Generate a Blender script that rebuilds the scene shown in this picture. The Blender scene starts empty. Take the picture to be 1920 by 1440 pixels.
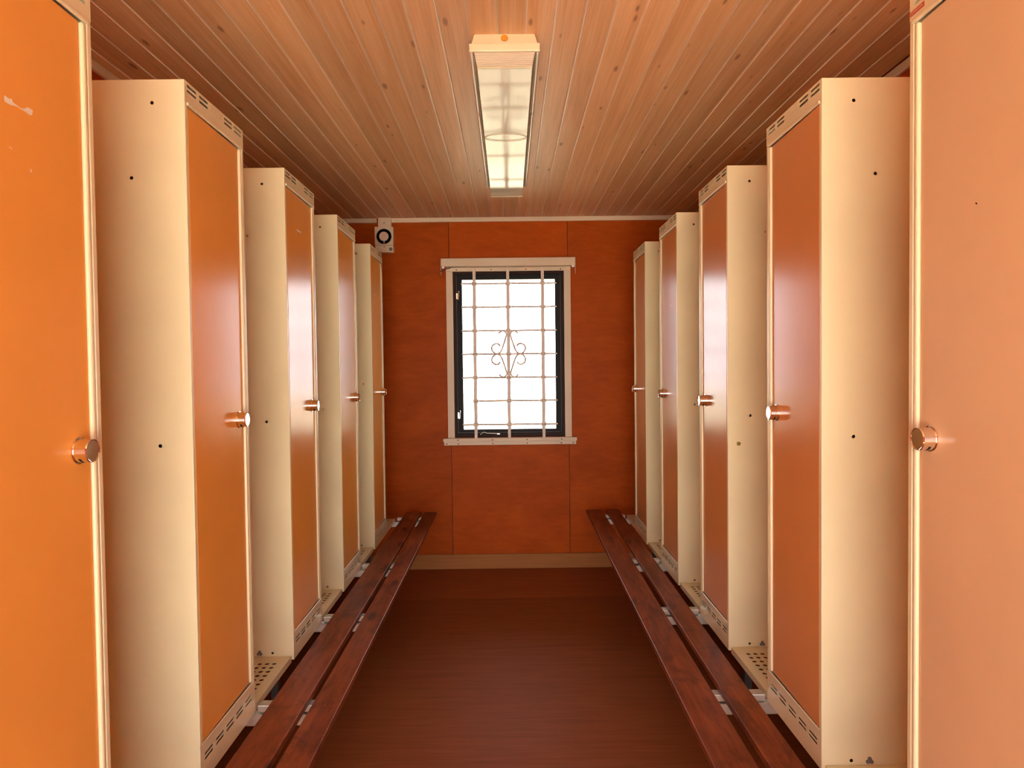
import bpy, bmesh, math, random
from mathutils import Vector, Matrix

random.seed(7)
SC = bpy.context.scene
COL = SC.collection

# ------------------------------------------------------------------ camera
F_PX, PITCH, YAW, ROLL, CAM_H = 1235.0, -0.0259, -0.0038, -0.0116, 1.46


def ray(u, v):
    u -= 960; v -= 720
    c, s = math.cos(ROLL), math.sin(ROLL)
    u, v = c * u + s * v, -s * u + c * v
    x, d, z = u / F_PX, 1.0, -v / F_PX
    cp, sp = math.cos(PITCH), math.sin(PITCH)
    y, Z = cp * d - sp * z, sp * d + cp * z
    cy, sy = math.cos(YAW), math.sin(YAW)
    return Vector((cy * x - sy * y, sy * x + cy * y, Z))


fw = ray(960, 720).normalized()
rt = (ray(1000, 720) - ray(960, 720)).normalized()
up = rt.cross(fw).normalized()
cam = bpy.data.cameras.new('camera')
cam.sensor_width = 36
cam.sensor_fit = 'HORIZONTAL'
cam.lens = F_PX / 1920 * 36
cam.clip_start = 0.02
cam_o = bpy.data.objects.new('camera', cam)
COL.objects.link(cam_o)
M3 = Matrix((rt, up, -fw)).transposed()
cam_o.matrix_world = Matrix.Translation((0, 0, CAM_H)) @ M3.to_4x4()
SC.camera = cam_o

# ------------------------------------------------------------------ world, exposure
SKY = 6.8
w = bpy.data.worlds.new('overcast_sky')
SC.world = w
w.use_nodes = True
bg = w.node_tree.nodes['Background']
bg.inputs[0].default_value = (0.94, 0.97, 1.0, 1)
bg.inputs[1].default_value = SKY
# warm sun on the added slab outside the doorway (behind the camera)
SUN = bpy.data.lights.new('sun', 'SUN')
SUN.energy = 70.0
SUN.color = (1.0, 0.94, 0.82)
SUN.angle = math.radians(1.5)
sun_o = bpy.data.objects.new('sun', SUN); COL.objects.link(sun_o)
sun_o.rotation_euler = Vector((-.62, .42, -1.0)).to_track_quat('-Z', 'Y').to_euler()
SC.view_settings.view_transform = 'Standard'
SC.view_settings.look = 'None'
SC.view_settings.gamma = 1
SC.view_settings.use_curve_mapping = False
SC.view_settings.exposure = 0.32
SC.cycles.max_bounces = 12
SC.cycles.diffuse_bounces = 8
SC.cycles.use_denoising = True
SC.cycles.filter_width = 1.0

# room dimensions
XW = 1.43            # side walls
YB, YR = 4.749, -1.40  # back wall, rear wall
ZC = 2.533           # ceiling boards
DOOR_X0, DOOR_X1, DOOR_H = -0.95, 0.85, 2.16


def portal(name, loc, rot, sx, sy):
    l = bpy.data.lights.new(name, 'AREA')
    l.shape = 'RECTANGLE'; l.size = sx; l.size_y = sy
    l.cycles.is_portal = True
    o = bpy.data.objects.new(name, l); COL.objects.link(o)
    o.location = loc; o.rotation_euler = rot


portal('daylight_portal_window', (0, YB + 0.14, 1.55), (-math.pi / 2, 0, 0), 0.82, 1.22)
portal('daylight_portal_door', ((DOOR_X0 + DOOR_X1) / 2, YR - 0.13, DOOR_H / 2), (math.pi / 2, 0, 0), DOOR_X1 - DOOR_X0, DOOR_H)


# ------------------------------------------------------------------ materials
class NT:
    def __init__(self, name):
        self.m = bpy.data.materials.new(name)
        self.m.use_nodes = True
        self.t = self.m.node_tree
        self.b = self.t.nodes['Principled BSDF']

    def n(self, typ, **kw):
        nd = self.t.nodes.new(typ)
        for k, v in kw.items():
            if k.startswith('i_'):
                nd.inputs[k[2:].replace('_', ' ')].default_value = v
            else:
                setattr(nd, k, v)
        return nd

    def l(self, a, b):
        self.t.links.new(a, b)

    def ramp(self, fac, stops):
        r = self.n('ShaderNodeValToRGB')
        while len(r.color_ramp.elements) > 1:
            r.color_ramp.elements.remove(r.color_ramp.elements[0])
        r.color_ramp.elements[0].position = stops[0][0]
        r.color_ramp.elements[0].color = (*stops[0][1], 1)
        for p, c in stops[1:]:
            e = r.color_ramp.elements.new(p); e.color = (*c, 1)
        self.l(fac, r.inputs[0])
        return r.outputs[0]

    def mix(self, fac, a, b, mode='MIX'):
        x = self.n('ShaderNodeMix', data_type='RGBA', blend_type=mode)
        for s, v in ((0, fac), (6, a), (7, b)):
            if isinstance(v, (int, float)):
                x.inputs[s].default_value = v
            elif isinstance(v, tuple):
                x.inputs[s].default_value = (*v, 1)
            else:
                self.l(v, x.inputs[s])
        return x.outputs[2]

    def coords(self, scale, rnd=True):
        tc = self.n('ShaderNodeTexCoord')
        mp = self.n('ShaderNodeMapping')
        mp.inputs['Scale'].default_value = scale
        self.l(tc.outputs['Object'], mp.inputs['Vector'])
        if rnd:
            oi = self.n('ShaderNodeObjectInfo')
            mu = self.n('ShaderNodeMath', operation='MULTIPLY'); mu.inputs[1].default_value = 57.0
            self.l(oi.outputs['Random'], mu.inputs[0])
            ad = self.n('ShaderNodeVectorMath', operation='ADD')
            self.l(mp.outputs[0], ad.inputs[0]); self.l(mu.outputs[0], ad.inputs[1])
            return ad.outputs[0]
        return mp.outputs[0]

    def noise(self, vec, scale, detail=4, rough=.55, dist=0):
        x = self.n('ShaderNodeTexNoise')
        x.inputs['Scale'].default_value = scale; x.inputs['Detail'].default_value = detail
        x.inputs['Roughness'].default_value = rough; x.inputs['Distortion'].default_value = dist
        self.l(vec, x.inputs['Vector'])
        return x.outputs['Fac']

    def bump(self, h, strength, dist=.002):
        b = self.n('ShaderNodeBump')
        b.inputs['Strength'].default_value = strength; b.inputs['Distance'].default_value = dist
        self.l(h, b.inputs['Height']); self.l(b.outputs[0], self.b.inputs['Normal'])

    def set(self, color=None, rough=.5, metal=0, spec=.5):
        if isinstance(color, tuple):
            self.b.inputs['Base Color'].default_value = (*color, 1)
        elif color is not None:
            self.l(color, self.b.inputs['Base Color'])
        if isinstance(rough, (int, float)):
            self.b.inputs['Roughness'].default_value = rough
        else:
            self.l(rough, self.b.inputs['Roughness'])
        self.b.inputs['Metallic'].default_value = metal
        self.b.inputs['Specular IOR Level'].default_value = spec
        return self.m


def m_wood(name, dark, mid, light, axis, rough, knots=0.0, knot_col=(.08, .03, .012), across=30, along=1.2, width=.09, spec=.5, knotlen=.28, blotch=0):
    """straight-grained wood, grain along axis 0=x 1=y 2=z, with optional knots"""
    t = NT(name)
    sc = [across, across, across]; sc[axis] = along
    v = t.coords(tuple(sc))
    g = t.noise(v, 1.0, 6, .6, .6)
    col = t.ramp(g, [(.28, dark), (.5, mid), (.72, light)])
    sc2 = [across * 6] * 3; sc2[axis] = along * 3
    g2 = t.noise(t.coords(tuple(sc2)), 1.0, 3)
    col = t.mix(.35, col, t.ramp(g2, [(.3, tuple(c * .72 for c in mid)), (.7, light)]))
    # slow drift of tone, different on every board
    oi = t.n('ShaderNodeObjectInfo')
    hv = t.n('ShaderNodeHueSaturation')
    mr = t.n('ShaderNodeMapRange'); mr.inputs[3].default_value = .86; mr.inputs[4].default_value = 1.14
    t.l(oi.outputs['Random'], mr.inputs[0]); t.l(mr.outputs[0], hv.inputs['Value']); t.l(col, hv.inputs['Color'])
    col = hv.outputs[0]
    if knots:
        ks = [1 / width] * 3; ks[axis] = 1 / knotlen
        kv = t.coords(tuple(ks))
        vo = t.n('ShaderNodeTexVoronoi'); vo.inputs['Scale'].default_value = 1.0
        t.l(kv, vo.inputs['Vector'])
        wn = t.n('ShaderNodeTexWhiteNoise'); t.l(vo.outputs['Color'], wn.inputs['Vector'])
        sz = t.n('ShaderNodeMath', operation='MULTIPLY'); sz.inputs[1].default_value = knots
        t.l(wn.outputs['Value'], sz.inputs[0])
        su = t.n('ShaderNodeMath', operation='SUBTRACT')
        t.l(sz.outputs[0], su.inputs[0]); t.l(vo.outputs['Distance'], su.inputs[1])
        mrk = t.n('ShaderNodeMapRange'); mrk.inputs[1].default_value = -.03; mrk.inputs[2].default_value = .05
        t.l(su.outputs[0], mrk.inputs[0])
        mk2 = t.n('ShaderNodeMath', operation='MULTIPLY'); mk2.inputs[1].default_value = .75
        t.l(mrk.outputs[0], mk2.inputs[0])
        col = t.mix(mk2.outputs[0], col, knot_col)
    if blotch:      # worn, scuffed patches and dark stains in the finish
        bl = t.noise(t.coords((9, 5, 9)), 1.0, 7, .7, 1.2)
        col = t.mix(t.ramp(bl, [(.36, (blotch,) * 3), (.50, (0, 0, 0))]), col, tuple(c * .28 for c in mid))
        sc_ = t.noise(t.coords((60, 14, 60)), 1.0, 5, .7, .5)
        col = t.mix(t.ramp(sc_, [(.60, (0, 0, 0)), (.72, (blotch * .8,) * 3)]), col, light)
    t.bump(g2, .15)
    return t.set(col, rough, spec=spec)


def m_paint(name, col, rough, var=.06, spec=.5, bump=.05, wave=0.0):
    t = NT(name)
    v = t.coords((1, 1, 1))
    n = t.noise(v, 2.5, 4)
    c = t.ramp(n, [(.3, tuple(x * (1 - var) for x in col)), (.7, tuple(min(1, x * (1 + var)) for x in col))])
    r = t.n('ShaderNodeMapRange'); r.inputs[3].default_value = rough * .85; r.inputs[4].default_value = rough * 1.15
    t.l(t.noise(t.coords((1, 1, .35)), 9, 4), r.inputs[0])
    if wave:
        t.bump(t.noise(t.coords((1, 1, .4)), 3.0, 2), wave, .01)
    else:
        t.bump(t.noise(v, 900, 2), bump, .0004)
    return t.set(c, r.outputs[0], spec=spec)


def m_plain(name, col, rough=.5, metal=0, spec=.5):
    t = NT(name)
    n = t.noise(t.coords((1, 1, 1)), 30, 3)
    c = t.ramp(n, [(.3, tuple(x * .92 for x in col)), (.7, tuple(min(1, x * 1.06) for x in col))])
    return t.set(c, rough, metal, spec)


MAT = {}
MAT['cream'] = m_paint('cream_enamel', (.735, .66, .42), .32)
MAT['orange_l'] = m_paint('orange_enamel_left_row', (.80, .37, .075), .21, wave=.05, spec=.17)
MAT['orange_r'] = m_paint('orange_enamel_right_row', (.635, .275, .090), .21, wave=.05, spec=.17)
MAT['orange_pale'] = m_paint('pale_pinkish_orange_enamel', (.69, .48, .28), .22, wave=.05, spec=.4)  # paler, pinker orange for the nearest right door
MAT['chrome'] = m_plain('chrome', (.86, .84, .82), .08, 1)
MAT['black'] = m_plain('black_plastic', (.012, .012, .013), .35)
MAT['dark_hole'] = m_plain('dark_hole', (.01, .008, .006), .9)
MAT['grey_clip'] = m_plain('grey_plastic_clip', (.16, .15, .14), .5)
MAT['shade_steel'] = m_plain('shade_darkened_steel', (.05, .04, .035), .5)  # legs and beams coloured dark in place of the shade under the benches
MAT['strip'] = m_plain('grey_gasket', (.10, .10, .10), .5)
MAT['galv'] = m_plain('galvanised_steel', (.62, .60, .55), .38, .75)
MAT['bench'] = m_wood('stained_bench_wood', (.080, .018, .006), (.185, .045, .013), (.33, .096, .030), 1, .42, spec=.12,
                      knots=.23, knot_col=(.02, .008, .005), across=16, along=2.6, width=.12, knotlen=.33, blotch=.55)
MAT['ceil'] = m_wood('varnished_pine_boards', (.62, .305, .122), (.76, .415, .190), (.85, .53, .280), 1, .42, spec=.3,
                     knots=.15, knot_col=(.24, .10, .045), across=24, along=.9, width=.06, knotlen=.20)
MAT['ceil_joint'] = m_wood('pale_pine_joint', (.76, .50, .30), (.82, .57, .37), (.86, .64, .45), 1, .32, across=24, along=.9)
MAT['ply'] = m_wood('varnished_plywood', (.36, .058, .004), (.45, .078, .006), (.53, .100, .008), 0, .42, spec=.07, across=6, along=3.2)
MAT['floor'] = m_wood('brown_film_floor', (.24, .066, .017), (.29, .085, .023), (.335, .104, .029), 0, .5, spec=.05, across=36, along=2.2)
MAT['base'] = m_wood('pine_baseboard', (.36, .135, .035), (.43, .175, .050), (.49, .21, .068), 0, .45, spec=.12, across=26, along=1.2)
MAT['trim'] = m_paint('cream_trim_paint', (.79, .655, .49), .4, spec=.3)
MAT['sash'] = m_plain('dark_stained_sash', (.012, .011, .012), .5, 0, .15)
MAT['reveal'] = m_plain('dark_brown_reveal', (.030, .010, .007), .5, 0, .15)
MAT['grille'] = m_paint('glare_lightened_grille_paint', (.80, .68, .58), .4)  # pinkish cream, lightened to stand in for glare around the bars
MAT['concrete'] = m_plain('pale_bounce_surface', (.50, .47, .42), .95)
MAT['grass'] = m_plain('dry_ground', (.17, .16, .11), .95)
MAT['outer'] = m_plain('cabin_cladding', (.35, .30, .25), .8)
MAT['knockout'] = m_plain('amber_grommet', (.70, .30, .03), .5)
MAT['print_red'] = m_plain('red_print', (.50, .07, .03), .5)
MAT['print_pale'] = m_plain('faded_red_print', (.74, .45, .30), .5)
MAT['print_text'] = m_plain('pale_print', (.80, .55, .42), .5)
MAT['chip'] = m_plain('bare_primer', (.80, .74, .62), .6)
MAT['brass'] = m_plain('brass_screw', (.40, .28, .08), .35, .8)
MAT['rod'] = m_paint('glossy_cream_rod', (.84, .78, .62), .18)
MAT['screw'] = m_plain('dark_steel_screw', (.20, .15, .12), .4, .8)
MAT['wire'] = m_plain('brass_wire', (.62, .46, .24), .35, .4)
MAT['insul'] = m_plain('soil_fill', (.05, .04, .03), .9)

t = NT('acrylic_diffuser')
lv = t.coords((1, 1, 1), False)
wv = t.n('ShaderNodeTexWave'); wv.bands_direction = 'X'; wv.inputs['Scale'].default_value = 60; wv.inputs['Distortion'].default_value = .3
t.l(lv, wv.inputs['Vector'])
t.bump(wv.outputs['Fac'], .04, .0006)
MAT['lens'] = t.set((.62, .54, .40), .05, spec=.32)

t = NT('window_glass')
tr = t.n('ShaderNodeBsdfTransparent'); gl = t.n('ShaderNodeBsdfGlossy'); gl.inputs['Roughness'].default_value = .01
fr = t.n('ShaderNodeFresnel'); fr.inputs[0].default_value = 1.45
ms = t.n('ShaderNodeMixShader')
t.l(fr.outputs[0], ms.inputs[0]); t.l(tr.outputs[0], ms.inputs[1]); t.l(gl.outputs[0], ms.inputs[2])
t.l(ms.outputs[0], t.t.nodes['Material Output'].inputs[0])
MAT['glass'] = t.m


# ------------------------------------------------------------------ mesh helpers
def finish(bm, name, mats, recalc=True):
    if recalc:
        bmesh.ops.recalc_face_normals(bm, faces=bm.faces[:])
    me = bpy.data.meshes.new(name)
    bm.to_mesh(me); bm.free()
    for m in (mats if isinstance(mats, (list, tuple)) else [mats]):
        me.materials.append(MAT[m])
    return me


def link(name, me, parent=None, loc=None, rot=None):
    o = bpy.data.objects.new(name, me)
    COL.objects.link(o)
    o.parent = parent
    if loc is not None: o.location = loc
    if rot is not None: o.rotation_euler = rot
    return o


def tag(o, label=None, cat=None, group=None, kind=None):
    if label: o['label'] = label
    if cat: o['category'] = cat
    if group: o['group'] = group
    if kind: o['kind'] = kind
    return o


def box(bm, x0, x1, y0, y1, z0, z1, bev=0, seg=1, mi=0):
    x0, x1 = min(x0, x1), max(x0, x1); y0, y1 = min(y0, y1), max(y0, y1); z0, z1 = min(z0, z1), max(z0, z1)
    r = bmesh.ops.create_cube(bm, size=1, matrix=Matrix.Translation(((x0 + x1) / 2, (y0 + y1) / 2, (z0 + z1) / 2)) @ Matrix.Diagonal((x1 - x0, y1 - y0, z1 - z0, 1)))
    vs = r['verts']
    fs = {f for v in vs for f in v.link_faces}
    for f in fs: f.material_index = mi
    if bev:
        es = list({e for v in vs for e in v.link_edges})
        bmesh.ops.bevel(bm, geom=es, offset=bev, segments=seg, affect='EDGES', profile=.5)


def box_obj(name, mat, x0, x1, y0, y1, z0, z1, parent=None, bev=0, seg=1):
    """a box object with its origin at its own centre"""
    cx, cy, cz = (x0 + x1) / 2, (y0 + y1) / 2, (z0 + z1) / 2
    bm = bmesh.new()
    box(bm, x0 - cx, x1 - cx, y0 - cy, y1 - cy, z0 - cz, z1 - cz, bev, seg)
    return link(name, finish(bm, name, mat), parent, (cx, cy, cz))


def plate(bm, outer, holes, plane, at, thick, mi=0):
    """flat sheet with holes. plane 'yz','xz','xy'; at = coordinate of first face; thick signed"""
    def P(a, b, c):
        return {'yz': (c, a, b), 'xz': (a, c, b), 'xy': (a, b, c)}[plane]
    edges = []
    for loop in [outer] + holes:
        vs = [bm.verts.new(P(a, b, at)) for a, b in loop]
        for i in range(len(vs)):
            edges.append(bm.edges.new((vs[i], vs[(i + 1) % len(vs)])))
    r = bmesh.ops.triangle_fill(bm, edges=edges, use_beauty=True)
    fs = [g for g in r['geom'] if isinstance(g, bmesh.types.BMFace)]
    ex = bmesh.ops.extrude_face_region(bm, geom=fs)
    d = Vector(P(0, 0, thick))
    nv = [g for g in ex['geom'] if isinstance(g, bmesh.types.BMVert)]
    bmesh.ops.translate(bm, verts=nv, vec=d)
    for f in bm.faces:
        if any(v in nv for v in f.verts) or f in fs: f.material_index = mi


def rect(a0, a1, b0, b1):
    return [(a0, b0), (a1, b0), (a1, b1), (a0, b1)]


def circ(a, b, r, n=12):
    return [(a + r * math.cos(2 * math.pi * i / n), b + r * math.sin(2 * math.pi * i / n)) for i in range(n)]


def slot(a0, a1, b0, b1):
    r = (b1 - b0) / 2
    pts = []
    for k in range(4):
        t_ = -math.pi / 2 + math.pi * k / 3
        pts.append((a1 - r + r * math.cos(t_), (b0 + b1) / 2 + r * math.sin(t_)))
    for k in range(4):
        t_ = math.pi / 2 + math.pi * k / 3
        pts.append((a0 + r + r * math.cos(t_), (b0 + b1) / 2 + r * math.sin(t_)))
    return pts


def tube(bm, pts, r, n=8, closed=False, mi=0):
    pts = [Vector(p) for p in pts]
    rings = []
    N = len(pts)
    prev = None
    for i, p in enumerate(pts):
        if closed:
            d = (pts[(i + 1) % N] - pts[i - 1]).normalized()
        else:
            d = (pts[min(i + 1, N - 1)] - pts[max(i - 1, 0)]).normalized()
        if prev is None:
            a = Vector((0, 0, 1)) if abs(d.z) < .9 else Vector((1, 0, 0))
            u = d.cross(a).normalized()
        else:
            u = (prev - d * prev.dot(d)).normalized()
        prev = u
        v = d.cross(u)
        rings.append([bm.verts.new(p + (u * math.cos(2 * math.pi * k / n) + v * math.sin(2 * math.pi * k / n)) * r) for k in range(n)])
    for i in range(N if closed else N - 1):
        A, B = rings[i], rings[(i + 1) % N]
        for k in range(n):
            f = bm.faces.new((A[k], A[(k + 1) % n], B[(k + 1) % n], B[k])); f.smooth = True; f.material_index = mi
    if not closed:
        for R in (rings[0], rings[-1]):
            f = bm.faces.new(R); f.material_index = mi
            for e in f.edges: e.smooth = False


def lathe(bm, prof, axis, origin, n=32, sharp=True, mi=0):
    """prof list of (along, radius); axis vector; closed with caps where radius>0"""
    axis = Vector(axis).normalized(); o = Vector(origin)
    a = Vector((0, 0, 1)) if abs(axis.z) < .9 else Vector((1, 0, 0))
    u = axis.cross(a).normalized(); v = axis.cross(u)
    rings = []
    for h, r in prof:
        rings.append([bm.verts.new(o + axis * h + (u * math.cos(2 * math.pi * k / n) + v * math.sin(2 * math.pi * k / n)) * r) for k in range(n)])
    out = []
    for i in range(len(rings) - 1):
        for k in range(n):
            f = bm.faces.new((rings[i][k], rings[i][(k + 1) % n], rings[i + 1][(k + 1) % n], rings[i + 1][k]))
            f.smooth = True; f.material_index = mi; out.append(f)
        if sharp:
            for k in range(n):
                for e in rings[i][k].link_edges:
                    if e.other_vert(rings[i][k]) in rings[i]: e.smooth = False
    for R in (rings[0], rings[-1]):
        f = bm.faces.new(R); f.material_index = mi
        for e in f.edges: e.smooth = False
    return out


def empty(name, loc=(0, 0, 0)):
    o = bpy.data.objects.new(name, None)
    o.empty_display_size = .1
    COL.objects.link(o); o.location = loc
    return o


def copy_tree(o, parent=None):
    c = o.copy(); COL.objects.link(c); c.parent = parent
    for ch in list(o.children):
        copy_tree(ch, c)
    return c


# ================================================================== THE SETTING
# ground outside
bm = bmesh.new(); box(bm, -40, 40, -40, 40, -.35, -.13)
tag(link('ground', finish(bm, 'ground', 'grass')), 'dull dry ground around the cabin', 'ground', kind='structure')
bm = bmesh.new(); box(bm, -5, 5, -9, YR - .12, -.1295, -.06)  # pale slab added out of view to bounce sunlight into the room
tag(link('bounce_slab', finish(bm, 'bounce_slab', 'concrete')), 'added pale slab outside the doorway to bounce sunlight in', 'yard', kind='structure')

# floor: slab + sheets with a fine joint
fl = tag(box_obj('floor', 'insul', -XW - .1, XW + .1, YR - .1, YB + .12, -.12, -.018), 'dark brown film-faced plywood floor', 'floor', kind='structure')
def child_box(parent, name, mat, x0, x1, y0, y1, z0, z1, bev=0, seg=1):
    o = box_obj(name, mat, x0, x1, y0, y1, z0, z1, None, bev, seg)
    o.parent = parent
    o.location = Vector(o.location) - Vector(parent.location)
    return o
for a, b in ((4.132, YB), (1.69, 4.132), (YR, 1.69)):
    child_box(fl, 'floor_sheet', 'floor', -XW, XW, a + .0008, b - .0008, -.018, 0, .0008)

# ceiling: backing slab + boards
ce = tag(box_obj('ceiling', 'outer', -XW - .1, XW + .1, YR - .1, YB + .12, ZC + .016, ZC + .12), 'varnished pine board ceiling', 'ceiling', kind='structure')
PITCH_B = .0899
def plank_mesh(width):
    h = width / 2
    h -= .0004
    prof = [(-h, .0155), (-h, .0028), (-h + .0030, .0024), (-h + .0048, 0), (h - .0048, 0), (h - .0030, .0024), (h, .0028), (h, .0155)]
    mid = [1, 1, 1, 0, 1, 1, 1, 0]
    y0, y1 = YR, YB
    c = (y0 + y1) / 2
    bm = bmesh.new()
    A = [bm.verts.new((x, y0 - c, z)) for x, z in prof]
    B = [bm.verts.new((x, y1 - c, z)) for x, z in prof]
    for i in range(len(prof)):
        j = (i + 1) % len(prof)
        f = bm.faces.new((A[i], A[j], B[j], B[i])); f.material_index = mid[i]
    bm.faces.new(A); bm.faces.new(B)
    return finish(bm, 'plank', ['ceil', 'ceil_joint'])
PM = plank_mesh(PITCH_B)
for j in range(-16, 17):
    xa, xb = -.027 + PITCH_B * j, -.027 + PITCH_B * (j + 1)
    a_, b_ = max(xa, -XW + .001), min(xb, XW - .001)
    if b_ - a_ < .02:
        continue
    o = link('plank', PM if b_ - a_ > PITCH_B - .001 else plank_mesh(b_ - a_), ce)
    o.location = Vector(((a_ + b_) / 2, (YR + YB) / 2, ZC)) - Vector(ce.location)

# side walls
tag(box_obj('wall_left', 'ply', -XW - .1, -XW, YR, YB, 0, ZC + .015), 'orange varnished plywood wall behind the left lockers', 'wall', kind='structure')
tag(box_obj('wall_right', 'ply', XW, XW + .1, YR, YB, 0, ZC + .015), 'orange varnished plywood wall behind the right lockers', 'wall', kind='structure')

# back wall: studwork with an opening + plywood panels
OX, OZ0, OZ1 = .402, .953, 2.150
bm = bmesh.new()
plate(bm, rect(-XW - .1, XW + .1, 0, ZC + .015), [rect(-OX, OX, OZ0, OZ1)], 'xz', YB + .012, .108)
wb = tag(link('wall_back', finish(bm, 'wall_back', 'reveal')), 'orange varnished plywood end wall around the window', 'wall', kind='structure')
S0, S1 = -.4245, .427
def wall_panel(outer):
    bm = bmesh.new()
    plate(bm, outer, [], 'xz', YB, .012)
    return link('panel', finish(bm, 'panel', 'ply'), wb)
g = .0018
wall_panel([(-XW, 0), (S0 - g, 0), (S0 - g, ZC + .015), (-XW, ZC + .015)])
wall_panel([(S1 + g, 0), (XW, 0), (XW, ZC + .015), (S1 + g, ZC + .015)])
wall_panel(rect(S0 + g, S1 - g, 0, OZ0)); wall_panel(rect(S0 + g, S1 - g, OZ1, ZC + .015))

# rear wall with an open doorway behind the camera
bm = bmesh.new()
plate(bm, [(-XW - .1, 0), (DOOR_X0, 0), (DOOR_X0, DOOR_H), (DOOR_X1, DOOR_H), (DOOR_X1, 0), (XW + .1, 0), (XW + .1, ZC + .015), (-XW - .1, ZC + .015)], [], 'xz', YR, -.1)
tag(link('wall_rear', finish(bm, 'wall_rear', 'ply')), 'orange plywood wall with the open doorway', 'wall', kind='structure')

# baseboards and cornices
tag(box_obj('baseboard_back', 'base', -XW, XW, YB - .014, YB - .0005, 0.0005, .107, bev=.002), 'plain pine baseboard under the end wall', 'baseboard', kind='structure')
tag(box_obj('trim_1', 'trim', -XW, -.935, YB - .016, YB - .0005, ZC - .033, ZC - .001, bev=.002), 'short cream cornice left of the wall fan', 'cornice', kind='structure')
tag(box_obj('trim_2', 'trim', -.835, XW, YB - .016, YB - .0005, ZC - .033, ZC - .001, bev=.002), 'cream cornice along the end wall above the window', 'cornice', kind='structure')
tag(box_obj('trim_3', 'trim', -XW + .0005, -XW + .016, YR, YB - .017, ZC - .034, ZC - .001, bev=.002), 'cream cornice along the left wall', 'cornice', kind='structure')
tag(box_obj('trim_4', 'trim', XW - .016, XW - .0005, YR, YB - .017, ZC - .034, ZC - .001, bev=.002), 'cream cornice along the right wall', 'cornice', kind='structure')

# ------------------------------------------------------------------ window
win = tag(empty('window_1', (0, YB, OZ0)), 'dark-framed casement window with cream casing', 'window', kind='structure')
def wpart(name, mat, x0, x1, y0, y1, z0, z1, parent=win, bev=.0015):
    o = box_obj(name, mat, x0, x1, YB + y0, YB + y1, z0, z1, None, bev)
    o.parent = parent
    off = Vector(win.location) if parent is win else Vector(win.location) + Vector(parent.location)
    o.location = Vector(o.location) - off
    return o
for s in (-1, 1):
    wpart('casing', 'trim', s * .398, s * .446, -.016, -.0005, .950, 2.150)
wpart('casing', 'trim', -.446, .446, -.016, -.0005, 2.1505, 2.176)
# fixed frame
def ring(name, mat, xo, zo0, zo1, xi, zi0, zi1, y0, y1, parent, xi2=None):
    bm = bmesh.new()
    plate(bm, rect(-xo, xo, zo0, zo1), [rect(-xi, xi2 or xi, zi0, zi1)], 'xz', YB + y0, y1 - y0)
    o = link(name, finish(bm, name, mat), parent)
    o.location = -Vector(win.location)
    return o
ring('frame', 'reveal', .4015, OZ0 + .0005, OZ1 - .0005, .376, .978, 2.128, .014, .10, win)
sash = ring('sash', 'sash', .3755, .9785, 2.1275, .337, 1.008, 2.094, .030, .075, win)
pane = wpart('pane', 'glass', -.3365, .3365, .050, .054, 1.0085, 2.0935, win, 0)
for x in (-.374, .374):
    wpart('weather_strip', 'strip', x - .0012, x + .0012, .022, .0295, .985, 2.12, win, 0)
wpart('weather_strip', 'strip', -.372, .372, .022, .0295, .984, .987, win, 0)
for z in (1.975, 1.115):
    bm = bmesh.new()
    tube(bm, [(0, 0, -.028), (.004, 0, -.012), (.004, 0, .012), (.008, 0, .030), (.003, 0, .036)], .0045, 8)
    box(bm, -.012, -.002, -.003, .003, -.022, .020)
    o = link('hinge', finish(bm, 'hinge', 'chrome'), win); o.location = (-.364, .012, z - OZ0)
bm = bmesh.new()
tube(bm, [(-.06, 0, -.012), (-.045, 0, .002), (-.03, 0, .005), (-.012, 0, -.002), (.08, 0, -.006)], .003, 8)
box(bm, .06, .082, -.004, .004, -.012, -.004)
o = link('stay_arm', finish(bm, 'stay_arm', 'galv'), win); o.location = (-.155, .010, .985 - OZ0)

# ------------------------------------------------------------------ window grille
GY = .034
def gx(x): return x * (1 - GY / YB)
def gz(z): return CAM_H + (z - CAM_H) * (1 - GY / YB)
gr = tag(empty('window_grille', (0, YB - GY, gz(.93))), 'cream metal security grille with scrollwork over the window', 'grille')
def gpart(name, bm, mat='grille', parent=gr):
    o = link(name, finish(bm, name, mat), parent); o.location = -Vector(gr.location) if parent is gr else (0, 0, 0)
    return o
GYW = YB - GY
for x in (-.2455, -.004, .245):
    bm = bmesh.new(); box(bm, gx(x) - .011, gx(x) + .011, GYW - .009, GYW + .009, gz(.945), gz(2.172), .003, 2)
    gpart('vertical_bar', bm)
RZ = (2.060, 1.892, 1.722, 1.554, 1.385, 1.217, 1.046)
for i, z in enumerate(RZ):
    bm = bmesh.new()
    x0 = -.262 if i == 5 else -.340
    tube(bm, [(gx(x0), GYW, gz(z)), (gx(.345), GYW, gz(z))], .0056, 8)
    for x in (-.2455, -.004, .245):
        lathe(bm, [(-.017, .0130), (.017, .0130)], (1, 0, 0), (gx(x), GYW, gz(z)), 10)
    gpart('horizontal_rod', bm)
SCR = [(-.069, 1.702), (-.056, 1.714), (-.039, 1.720), (-.023, 1.712), (-.0135, 1.694), (-.020, 1.670), (-.028, 1.643), (-.038, 1.615), (-.047, 1.589), (-.061, 1.565),
       (-.083, 1.556), (-.104, 1.563), (-.119, 1.584), (-.119, 1.608), (-.104, 1.624), (-.083, 1.629), (-.067, 1.621), (-.063, 1.610)]
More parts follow.
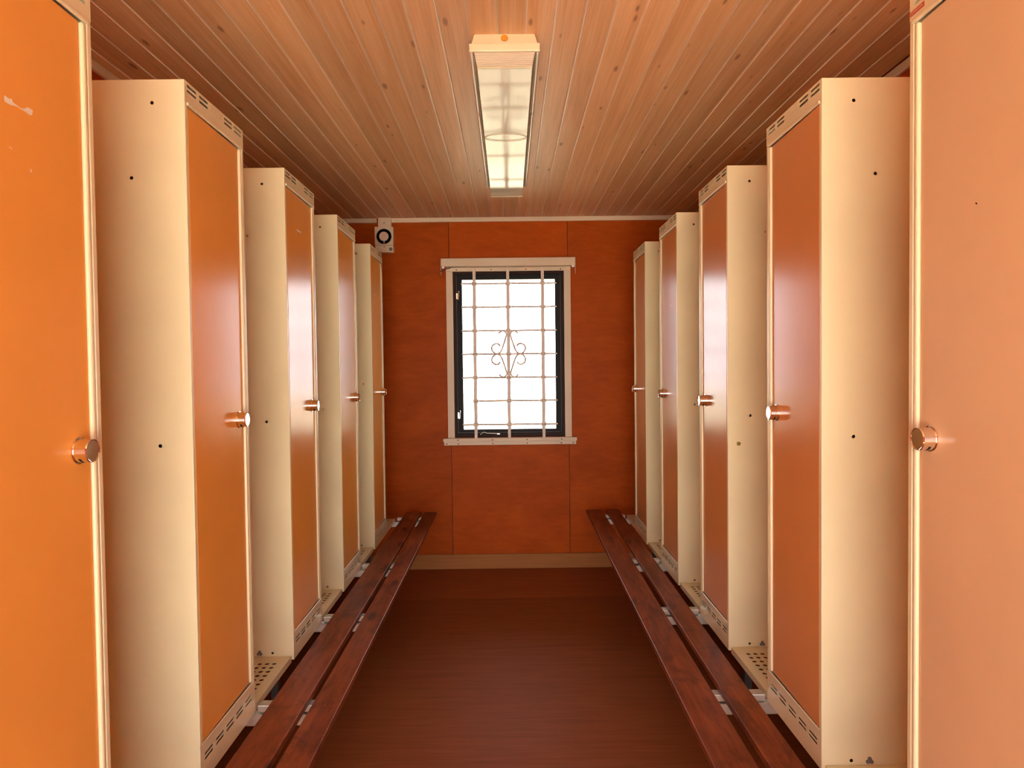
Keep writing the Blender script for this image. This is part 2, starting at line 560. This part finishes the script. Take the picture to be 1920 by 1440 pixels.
def smooth_path(P, n=4):
    out = []
    for i in range(len(P) - 1):
        p0, p1, p2, p3 = (Vector((*P[max(0, min(len(P) - 1, k))], 0)) for k in (i - 1, i, i + 1, i + 2))
        for j in range(n):
            t_ = j / n
            q = .5 * ((2 * p1) + (p2 - p0) * t_ + (2 * p0 - 5 * p1 + 4 * p2 - p3) * t_ ** 2 + (3 * p1 - p0 - 3 * p2 + p3) * t_ ** 3)
            out.append((q.x, q.y))
    return out + [P[-1]]
SCR = smooth_path(SCR)
for sx in (-1, 1):
    for sz in (-1, 1):
        bm = bmesh.new()
        tube(bm, [(gx(-.004 - sx * x_), GYW - .003, gz(1.554 + sz * (z_ - 1.554))) for x_, z_ in SCR], .0053, 8)
        gpart('scroll', bm)
for x, z in ((-.004, 1.692), (-.004, 1.416), (-.088, 1.554), (.080, 1.554)):
    bm = bmesh.new(); box(bm, gx(x) - .010, gx(x) + .010, GYW - .012, GYW + .010, gz(z) - .007, gz(z) + .007, .002)
    gpart('collar', bm)
def screws(parent, pts, r, y):
    for x, z in pts:
        bm = bmesh.new(); lathe(bm, [(0, r), (.0015, r), (.003, r * .5)], (0, -1, 0), (x, y, z), 10)
        gpart('screw', bm, 'screw', parent)
# lower and upper fixing rails of the grille
bm = bmesh.new()
box(bm, gx(-.482), gx(.482), YB - .052, YB - .0165, gz(.925), gz(.949), .0015)
box(bm, gx(-.477), gx(.477), YB - .040, YB - .0005, gz(.898), gz(.9248), .0015)
lo = gpart('lower_rail', bm, 'trim')
screws(lo, [(gx(x), gz(.937)) for x in (-.376, -.128, .122, .372)], .005, YB - .052)
screws(lo, [(gx(x), gz(.909)) for x in (-.457, -.374, -.126, .124, .370, .455)], .005, YB - .040)
bm = bmesh.new()
box(bm, gx(-.42), gx(.42), YB - .030, YB - .0165, gz(2.150), gz(2.176), .001)
hi = gpart('upper_rail', bm, 'trim')
screws(hi, [(gx(x), gz(2.160)) for x in (-.372, -.124, .128, .376)], .005, YB - .030)

# pelmet over the window
pel = tag(empty('window_pelmet', (0, YB, 2.17)), 'cream sheet-metal pelmet box above the window', 'pelmet')
def ppart(name, bm, mat='trim'):
    o = link(name, finish(bm, name, mat), pel); o.location = -Vector(pel.location); return o
bm = bmesh.new(); box(bm, -.474, .474, YB - .066, YB - .0005, 2.1765, 2.2335, .002); ppart('box', bm)
for s in (-1, 1):
    bm = bmesh.new()
    plate(bm, [(YB - .0665, 2.13), (YB - .058, 2.115), (YB - .050, 2.13), (YB - .045, 2.1765), (YB - .0005, 2.1765), (YB - .0005, 2.2335), (YB - .0665, 2.2335)], [], 'yz', s * .4745, s * .003)
    ppart('end_bracket', bm)
    bm = bmesh.new(); box(bm, s * .452, s * .468, YB - .062, YB - .058, 2.163, 2.176); ppart('hook', bm, 'galv')
bm = bmesh.new()
box(bm, -.474, .474, YB - .012, YB - .0005, 2.2336, 2.241, .001)
ppart('top_flange', bm)
for x in (-.36, -.115, .13, .375):
    bm = bmesh.new(); lathe(bm, [(0, .005), (.003, .004)], (0, -1, 0), (x, YB - .012, 2.238), 10); ppart('screw', bm, 'screw')
bm = bmesh.new()
tube(bm, [(-.478, YB - .072, 2.140), (-.465, YB - .074, 2.146), (-.44, YB - .074, 2.156), (-.405, YB - .070, 2.166)], .003, 8)
tag(link('cable', finish(bm, 'cable', 'black')), 'short black cable end hanging off the left end of the pelmet', 'cable')

# ------------------------------------------------------------------ wall fan
fan = tag(empty('wall_fan', (-.887, YB, 2.29)), 'cream square extractor fan with a dark ring, up beside the window', 'fan')
def fpart(name, bm, mat):
    o = link(name, finish(bm, name, mat), fan); o.location = -Vector(fan.location); return o
FD = .05
def fx(x): return x * (1 - FD / YB)
def fz(z): return CAM_H + (z - CAM_H) * (1 - FD / YB)
fcx, fcz = fx(-.887), fz(2.405)
bm = bmesh.new()
plate(bm, rect(fx(-.953), fx(-.821), fz(2.3435), fz(2.474)), [circ(fcx, fcz, .0535, 28)], 'xz', YB - FD, FD - .0005)
fpart('housing', bm, 'trim')
bm = bmesh.new(); box(bm, fx(-.952), fx(-.822), YB - FD + .003, YB - .0005, fz(2.292), fz(2.342), .002); fpart('control_box', bm, 'trim')
bm = bmesh.new(); lathe(bm, [(0, .0535), (.02, .0535)], (0, -1, 0), (fcx, YB - .021, fcz), 28); fpart('back_disc', bm, 'black')
bm = bmesh.new(); lathe(bm, [(0, .0535), (.008, .0535), (.008, .049), (0, .049)], (0, -1, 0), (fcx, YB - FD + .004, fcz), 28); fpart('outlet_ring', bm, 'black')
bm = bmesh.new(); lathe(bm, [(0, .026), (.022, .034), (.026, .032)], (0, -1, 0), (fcx, YB - .032, fcz), 28); fpart('cone', bm, 'trim')
bm = bmesh.new(); box(bm, fcx - .004, fcx + .004, YB - FD - .002, YB - .03, fcz - .052, fcz - .028); fpart('spoke', bm, 'trim')
bm = bmesh.new(); box(bm, fx(-.852), fx(-.829), YB - FD + .0015, YB - FD + .0035, fz(2.303), fz(2.326)); fpart('badge', bm, 'grey_clip')
bm = bmesh.new(); box(bm, fx(-.9325), fx(-.838), YB - .03, YB - .0005, fz(2.4745), ZC - .001, .002); fpart('mounting_plate', bm, 'trim')
for x, z, y in ((-.887, 2.332, YB - FD + .003), (-.889, 2.506, YB - .03)):
    bm = bmesh.new(); lathe(bm, [(0, .004), (.002, .003)], (0, -1, 0), (fx(x), y, fz(z)), 10); fpart('screw', bm, 'screw')

# ================================================================== LOCKERS
LW, LD, ZB, ZT = .35, .55, .428, 2.1645
ZH, ZK = 2.114 - ZB, .524 - ZB     # header bottom, kick-plate top (local)
HT = ZT - ZB


def text_mesh(body, size, mat):
    cu = bpy.data.curves.new('print', 'FONT'); cu.body = body; cu.size = size; cu.align_x = 'CENTER'; cu.align_y = 'CENTER'
    tmp = bpy.data.objects.new('print', cu); COL.objects.link(tmp)
    dg = bpy.context.evaluated_depsgraph_get(); dg.update()
    me = bpy.data.meshes.new_from_object(tmp.evaluated_get(dg))
    bpy.data.objects.remove(tmp); bpy.data.curves.remove(cu)
    me.materials.clear(); me.materials.append(MAT[mat])
    return me
TEXT = {m: text_mesh('SONESSON', .0075, m) for m in ('print_text', 'print_pale')}


def locker_template(s):
    """s=-1 left row, +1 right row. local x grows away from the aisle as s*x; y along the row; z up from the locker base"""
    L = empty('locker')
    def part(name, build, mat, parent=L):
        bm = bmesh.new(); build(bm)
        return link(name, finish(bm, name, mat), parent)
    X = lambda v: s * v
    side_holes = [circ(X(.079), 2.109 - ZB, .0045), circ(X(.133), 1.929 - ZB, .0045), circ(X(.080), 1.276 - ZB, .0045), circ(X(.076), .452 - ZB, .0045)]
    for y in (0, LW - .0012):
        part('side_panel', lambda bm: plate(bm, rect(X(.0012), X(LD), .0, HT), side_holes, 'xz', y, .0012), 'cream')
    part('top_panel', lambda bm: box(bm, X(.002), X(LD - .001), .0015, LW - .0015, HT - .0025, HT - .001), 'cream')
    part('base_panel', lambda bm: box(bm, X(.002), X(LD - .001), .0015, LW - .0015, .001, .0025), 'cream')
    part('back_panel', lambda bm: box(bm, X(LD - .0025), X(LD - .0012), .0015, LW - .0015, .003, HT - .003), 'cream')
    def header(bm):
        hs = []
        for a, b in ((.012, .063), (.076, .128), (.222, .274), (.287, .338)):
            for z in (2.1515, 2.1395):
                hs.append(slot(a, b, z - ZB, z - ZB + .0062))
        plate(bm, rect(.0, LW, ZH, HT), hs, 'yz', X(0), X(.0015))
        box(bm, X(-.004), X(.0035), .010, LW - .010, ZH - .008, ZH - .0002, .002, 2)   # rolled lower lip
    part('header_plate', header, 'cream')
    part('label_plate', lambda bm: box(bm, X(-.0010), X(-.0002), .140, .210, 2.143 - ZB, 2.158 - ZB, .0003), 'cream')
    def kick(bm):
        hs = []
        for k in range(5):
            a = .175 - .0245 + (k - 2) * .0638
            for z in (.4905, .4785):
                hs.append(slot(a, a + .049, z - ZB, z - ZB + .0062))
        plate(bm, rect(.0, LW, .0, ZK), hs, 'yz', X(0), X(.0015))
        box(bm, X(-.0015), X(.003), .012, LW - .012, ZK - .0001, ZK + .0035, .001)
    part('kick_plate', kick, 'cream')
    part('stile', lambda bm: box(bm, X(0), X(.012), 0.0002, .0125, ZK + .0002, ZH - .0002, .0015, 2), 'cream')
    part('stile', lambda bm: box(bm, X(0), X(.012), LW - .0125, LW - .0002, ZK + .0002, ZH - .0002, .0015, 2), 'cream')
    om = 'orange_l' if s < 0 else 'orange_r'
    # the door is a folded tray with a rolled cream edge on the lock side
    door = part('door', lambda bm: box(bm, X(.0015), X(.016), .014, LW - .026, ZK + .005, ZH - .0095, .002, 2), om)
    door.location = (X(-.0015), 0, 0); door.rotation_euler = (0, 0, math.radians(-1.1 * s))
    part('door_edge', lambda bm: box(bm, X(-.005), X(.014), LW - .0255, LW - .0135, ZK + .005, ZH - .0095, .0045, 3), 'cream', door)
    # knob lock
    ky, kz = LW - .062, 1.317 - ZB
    def knob(bm):
        side = lathe(bm, [(0, .0240), (.003, .0240), (.0032, .0218), (.010, .0218), (.0155, .0218), (.0250, .0218), (.0270, .0205), (.0267, .0195), (.0259, .0190)], (-s, 0, 0), (X(.0015), ky, kz), 40)
        for f in side:
            c = f.calc_center_median()
            a = math.atan2(c.z - kz, c.y - ky)
            if .010 < abs(c.x - X(.0015)) < .0170 and abs(a - math.radians(-115)) < .50: f.material_index = 1
    part('knob', knob, ['chrome', 'dark_hole'], door)
    def clip(bm):
        for dx, dz in ((0, .0135), (-.0045, .006), (.0045, .006)):
            lathe(bm, [(0, .0050), (.003, .0050)], (0, -1, 0), (X(.122) + dx, 0, .452 - ZB - .009 + dz), 10)
    part('clip', clip, 'grey_clip')
    return L


def maker_label(L, s, strong):
    # facing a door the small printed label sits at the left end of the header
    yc = .0315 if s < 0 else LW - .0235
    yc = .0265 if s < 0 else LW - .0235
    zc = 2.1275 - ZB
    lab = None
    if strong:
        bm = bmesh.new(); box(bm, s * -.0006, s * -.0001, yc - .0215, yc + .0215, zc - .0045, zc + .0045)
        lab = link('maker_label', finish(bm, 'maker_label', 'print_red'), L)
    rot = Matrix(((0, 0, 1), (1, 0, 0), (0, 1, 0))) if s < 0 else Matrix(((0, 0, -1), (-1, 0, 0), (0, 1, 0)))
    o = link('lettering', TEXT['print_text' if strong else 'print_pale'], lab or L)
    o.rotation_euler = rot.to_euler()
    o.location = (s * -.0008, yc, zc)
    o.scale = (.95, .95, 1)


def flake(L, s, pts, mat='chip', name='paint_chip'):
    """small flat chip or sticker on the door; pts in world (y, z)"""
    bm = bmesh.new()
    plate(bm, [(y - L.location.y, z - ZB) for y, z in pts], [], 'yz', s * .0012, s * .0004)
    d = [c for c in L.children if c.name.split('.')[0] == 'door'][0]
    link(name, finish(bm, name, mat), d)


POS = {-1: (-.778, 1.614), 1: (.780, 1.642)}
PL = .7074
ORD = {
    (-1, 1): 'nearest locker of the left row, orange door with a bone-shaped white paint chip',
    (-1, 2): 'second locker from the camera in the left row, soft window glare on its orange door',
    (-1, 3): 'third locker in the left row, white tape scrap on its bright reflecting orange door',
    (-1, 4): 'fourth locker in the left row, cream sides and narrow orange door, next to last',
    (-1, 5): 'farthest locker of the left row, below the wall fan, red dot on its cream side',
    (1, 1): 'nearest locker of the right row, pinkish orange door and red printed maker label',
    (1, 2): 'second locker from the camera in the right row, wide pale cream side and orange door',
    (1, 3): 'third locker in the right row, orange door mirroring the window, brass screw in its side',
    (1, 4): 'fourth locker in the right row, faint scratch marks high on its dark orange door',
    (1, 5): 'farthest locker of the right row, narrowest orange door beside the end wall',
}
LK = {}
for s in (-1, 1):
    tmpl = locker_template(s)
    for k in range(1, 6):
        L = tmpl if k == 1 else copy_tree(tmpl)
        L.location = (POS[s][0], POS[s][1] + PL * (k - 2), ZB)
        tag(L, ORD[(s, k)], 'locker', 'lockers in the left row' if s < 0 else 'lockers in the right row')
        LK[(s, k)] = L
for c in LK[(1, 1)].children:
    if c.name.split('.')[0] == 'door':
        c.data = c.data.copy(); c.data.materials[0] = MAT['orange_pale']
for (s, k), L in LK.items():
    maker_label(L, s, s > 0 and k == 1)
flake(LK[(-1, 1)], -1, [(1.039, 1.8915), (1.046, 1.8905), (1.051, 1.8905), (1.054, 1.8925), (1.057, 1.888), (1.064, 1.8868), (1.074, 1.8853), (1.081, 1.8868), (1.090, 1.893), (1.102, 1.8925),
                         (1.100, 1.884), (1.095, 1.882), (1.085, 1.8835), (1.074, 1.8840), (1.064, 1.8845), (1.052, 1.8815), (1.040, 1.882), (1.0385, 1.886)])
flake(LK[(-1, 1)], -1, [(1.046, 1.815), (1.052, 1.8135), (1.052, 1.8125), (1.046, 1.814)])
flake(LK[(-1, 1)], -1, [(1.092, 1.789), (1.0935, 1.795), (1.095, 1.789)])
flake(LK[(-1, 3)], -1, [(2.457, 1.9805), (2.507, 1.9795), (2.509, 1.974), (2.458, 1.973)], name='tape_scrap')
flake(LK[(-1, 5)], -1, [(3.845, 1.893), (3.853, 1.892), (3.853, 1.889), (3.845, 1.890)])
flake(LK[(-1, 5)], -1, [(3.872, 1.890), (3.878, 1.889), (3.878, 1.887), (3.872, 1.888)])
flake(LK[(1, 1)], 1, [(1.1015, 1.7225), (1.104, 1.7255), (1.1065, 1.7262), (1.106, 1.7235), (1.1035, 1.722)], 'dark_hole')
flake(LK[(1, 4)], 1, [(3.165, 1.748), (3.187, 1.7455), (3.187, 1.7445), (3.165, 1.7465)])
bm = bmesh.new(); lathe(bm, [(0, .0075), (.002, .0070), (.0035, .004)], (0, -1, 0), (.038, 0, 1.176 - ZB), 16)
box(bm, .0325, .0435, -.0039, -.003, 1.176 - ZB - .001, 1.176 - ZB + .001)
tag(link('screw', finish(bm, 'screw', 'brass'), LK[(1, 3)]), 'slotted brass screw')
bm = bmesh.new(); lathe(bm, [(0, .0045), (.002, .0035)], (0, -1, 0), (-.050, 0, 1.373 - ZB), 12)
tag(link('plug', finish(bm, 'plug', 'print_red'), LK[(-1, 5)]), 'small red plug')

# ================================================================== PERFORATED SHELVES between the lockers
def shelf_mesh(s):
    bm = bmesh.new()
    b = PL - LW - .004
    hs = [circ(s * (.049 + .025 * i), b / 2 + (r - 4) * .0295, .0078, 12) for i in range(8) for r in range(9)]
    plate(bm, rect(s * .010, s * .54, 0, b), hs, 'xy', 0, -.0015)
    box(bm, s * .0085, s * .0105, 0, b, -.022, .0)      # folded front lip
    box(bm, s * .0105, s * .030, 0, b, -.022, -.0205)
    return finish(bm, 'perforated_shelf', 'cream')
SHL = {
    (-1, 1): 'perforated cream shelf between the first and second lockers of the left row',
    (-1, 2): 'perforated cream shelf between the second and third lockers of the left row',
    (-1, 3): 'perforated cream shelf between the third and fourth lockers of the left row',
    (-1, 4): 'perforated cream shelf between the last two lockers of the left row',
    (-1, 5): 'perforated cream shelf past the farthest left locker, next to the end wall',
    (1, 1): 'perforated cream shelf between the first and second lockers of the right row',
    (1, 2): 'perforated cream shelf between the second and third lockers of the right row',
    (1, 3): 'perforated cream shelf between the third and fourth lockers of the right row',
    (1, 4): 'perforated cream shelf between the last two lockers of the right row',
    (1, 5): 'perforated cream shelf past the farthest right locker, next to the end wall',
}
for s in (-1, 1):
    sm = shelf_mesh(s)
    for k in range(1, 6):
        o = link('perforated_shelf', sm)
        o.location = (POS[s][0], POS[s][1] + PL * (k - 2) + LW + .002, .441)
        tag(o, SHL[(s, k)], 'shelf', 'perforated shelves between the lockers')

# ================================================================== BENCHES
def bench(s, xs, y_end, skew):
    fx_ = abs(POS[s][0])
    y_end0 = .20
    B = empty('bench', (0, 0, 0))
    TZ = .446
    def part(name, bm, mat):
        return link(name, finish(bm, name, mat), B)
    for (a, b) in xs:
        cx, cy = s * (a + b) / 2, (y_end0 + y_end) / 2
        bm = bmesh.new()
        box(bm, -(b - a) / 2, (b - a) / 2, -(y_end - y_end0) / 2, (y_end - y_end0) / 2, 0, .021, .0035, 2)
        o = part('plank', bm, 'bench')
        o.location = (cx + skew * (cy - 1.6), cy, TZ)
        o.rotation_euler = (0, 0, -skew)
    ys = [POS[s][1] + PL * (k - 2) + LW + .004 for k in range(1, 6)]
    ys = [ys[0] - PL] + ys[:-1] + [min(ys[-1], 4.40)]
    ys[-1] = 4.45
    for y in ys:
        x_in = xs[0][0] + .075
        bm = bmesh.new()
        box(bm, s * x_in, s * (fx_ - .004), y, y + .034, TZ - .023, TZ - .0003, .003, 2)
        part('bracket', bm, 'galv')
        bm = bmesh.new()
        box(bm, s * x_in, s * 1.32, y, y + .030, .382, .4175, .002)
        part('arm', bm, 'galv')
        for x in (.98, 1.27):
            bm = bmesh.new(); box(bm, s * (x - .015), s * (x + .015), y, y + .030, .0005, .382, .002)
            part('leg', bm, 'shade_steel')
    for x in (.98, 1.27):
        bm = bmesh.new(); box(bm, s * (x - .014), s * (x + .014), .20, 4.47, .397, .4272, .002)
        part('beam', bm, 'shade_steel')
    return B
tag(bench(-1, [(.512, .597), (.617, .724)], 4.52, 0), 'brown slatted wooden bench in front of the left lockers', 'bench')
tag(bench(1, [(.494, .604), (.632, .718)], 4.535, .0088), 'brown slatted wooden bench in front of the right lockers', 'bench')

# ================================================================== CEILING LAMP
lamp = tag(empty('ceiling_lamp', (0, 2.93, 2.42)), 'long fluorescent ceiling lamp with a clouded ribbed diffuser', 'lamp')
LO = Vector(lamp.location)
def lpart(name, bm, mat, parent=lamp):
    o = link(name, finish(bm, name, mat), parent)
    if parent is lamp: o.location = -LO
    return o
lx = -.0035
y0, y1 = 2.140, 3.735
bm = bmesh.new()   # steel tray against the boards, sloping ends
A = [bm.verts.new(p) for p in ((lx - .097, y0 + .012, ZC - .0005), (lx + .097, y0 + .012, ZC - .0005), (lx + .097, y1 - .012, ZC - .0005), (lx - .097, y1 - .012, ZC - .0005))]
C = [bm.verts.new(p) for p in ((lx - .107, y0 + .002, 2.4955), (lx + .107, y0 + .002, 2.4955), (lx + .107, y1, 2.4955), (lx - .107, y1, 2.4955))]
for i in range(4):
    bm.faces.new((A[i], A[(i + 1) % 4], C[(i + 1) % 4], C[i]))
bm.faces.new(A); bm.faces.new(C)
tray = lpart('tray', bm, 'cream')
bm = bmesh.new(); lathe(bm, [(0, .0115), (.004, .0115), (.004, .0100), (.003, .0095)], (0, -1, .27), (lx, y0 + .0070, 2.5165), 20); lpart('grommet', bm, 'knockout', tray)
bm = bmesh.new()   # rim carrying the diffuser
plate(bm, rect(lx - .113, lx + .113, y0 - .006, y1 + .004), [rect(lx - .098, lx + .098, y0 + .008, y1 - .010)], 'xy', 2.482, .0130)
box(bm, lx - .113, lx + .113, y0 - .0065, y0 + .0035, 2.470, 2.4950, .003, 2)
for s in (-1, 1):
    lathe(bm, [(0, .008), (.006, .008)], (0, 1, 0), (lx + s * .1075, y1 - .004, 2.4765), 10)
lpart('rim', bm, 'cream')
for s in (-1, 1):
    bm = bmesh.new()
    tube(bm, [(lx + s * .1075, y0, 2.4755), (lx + s * .1075, y1, 2.4755)], .0065, 12)
    lpart('side_rod', bm, 'rod')
# diffuser: tapered acrylic trough
bm = bmesh.new()
T = [(lx - .100, y0 + .004, 2.4815), (lx + .100, y0 + .004, 2.4815), (lx + .100, y1 - .004, 2.4815), (lx - .100, y1 - .004, 2.4815)]
Bq = [(lx - .088, y0 + .004, 2.424), (lx + .088, y0 + .004, 2.424), (lx + .088, y1 + .010, 2.424), (lx - .088, y1 + .010, 2.424)]
# gently bellied bottom: a few strips across the length
def bottom_z(t_): return 2.424 - .0025 * math.sin(math.pi * t_)
tv = [bm.verts.new(p) for p in T]
nx = 2
rows = []
for i in range(nx):
    rows.append([bm.verts.new((lx - .088 + .176 * i, y, 2.424)) for y in (y0 + .006, y1 + .012)])
bl, br = rows[0], rows[1]
bm.faces.new((bl[0], br[0], br[1], bl[1]))
bm.faces.new((tv[0], tv[1], br[0], bl[0])); bm.faces.new((tv[2], tv[3], bl[1], br[1]))
bm.faces.new((tv[1], tv[2], br[1], br[0])); bm.faces.new((tv[3], tv[0], bl[0], bl[1]))
bm.faces.new(tv)
dif = lpart('diffuser', bm, 'lens')
for i in range(8):   # moulded ribs across the near end
    z = 2.4285 + i * .0062
    hw = .0885 + (z - 2.424) / (2.4815 - 2.424) * .012
    bm = bmesh.new()
    tube(bm, [(lx - hw, y0 + .0045, z), (lx + hw, y0 + .0045, z)], .0021, 6)
    o = link('rib', finish(bm, 'rib', 'lens'), dif)
bm = bmesh.new()
box(bm, lx - .089, lx + .089, y0 + .000, y0 + .012, 2.4205, 2.4238, .001); box(bm, lx - .090, lx + .090, y1 + .004, y1 + .0125, 2.4205, 2.4238, .001)
link('edge_bead', finish(bm, 'edge_bead', 'cream'), dif)
bm = bmesh.new()
tube(bm, [(lx + .086 * math.cos(a), 2.79 + .044 * math.sin(a), 2.4215) for a in [2 * math.pi * i / 48 for i in range(48)]], .0012, 6, closed=True)
clipw = lpart('wire_loop', bm, 'wire')
for s in (-1, 1):
    bm = bmesh.new()
    tube(bm, [(lx + s * .086, 2.79, 2.4215), (lx + s * .093, 2.72, 2.440), (lx + s * .108, 2.64, 2.472), (lx + s * .1125, 2.60, 2.482)], .0012, 6)
    lpart('wire_hook', bm, 'wire')
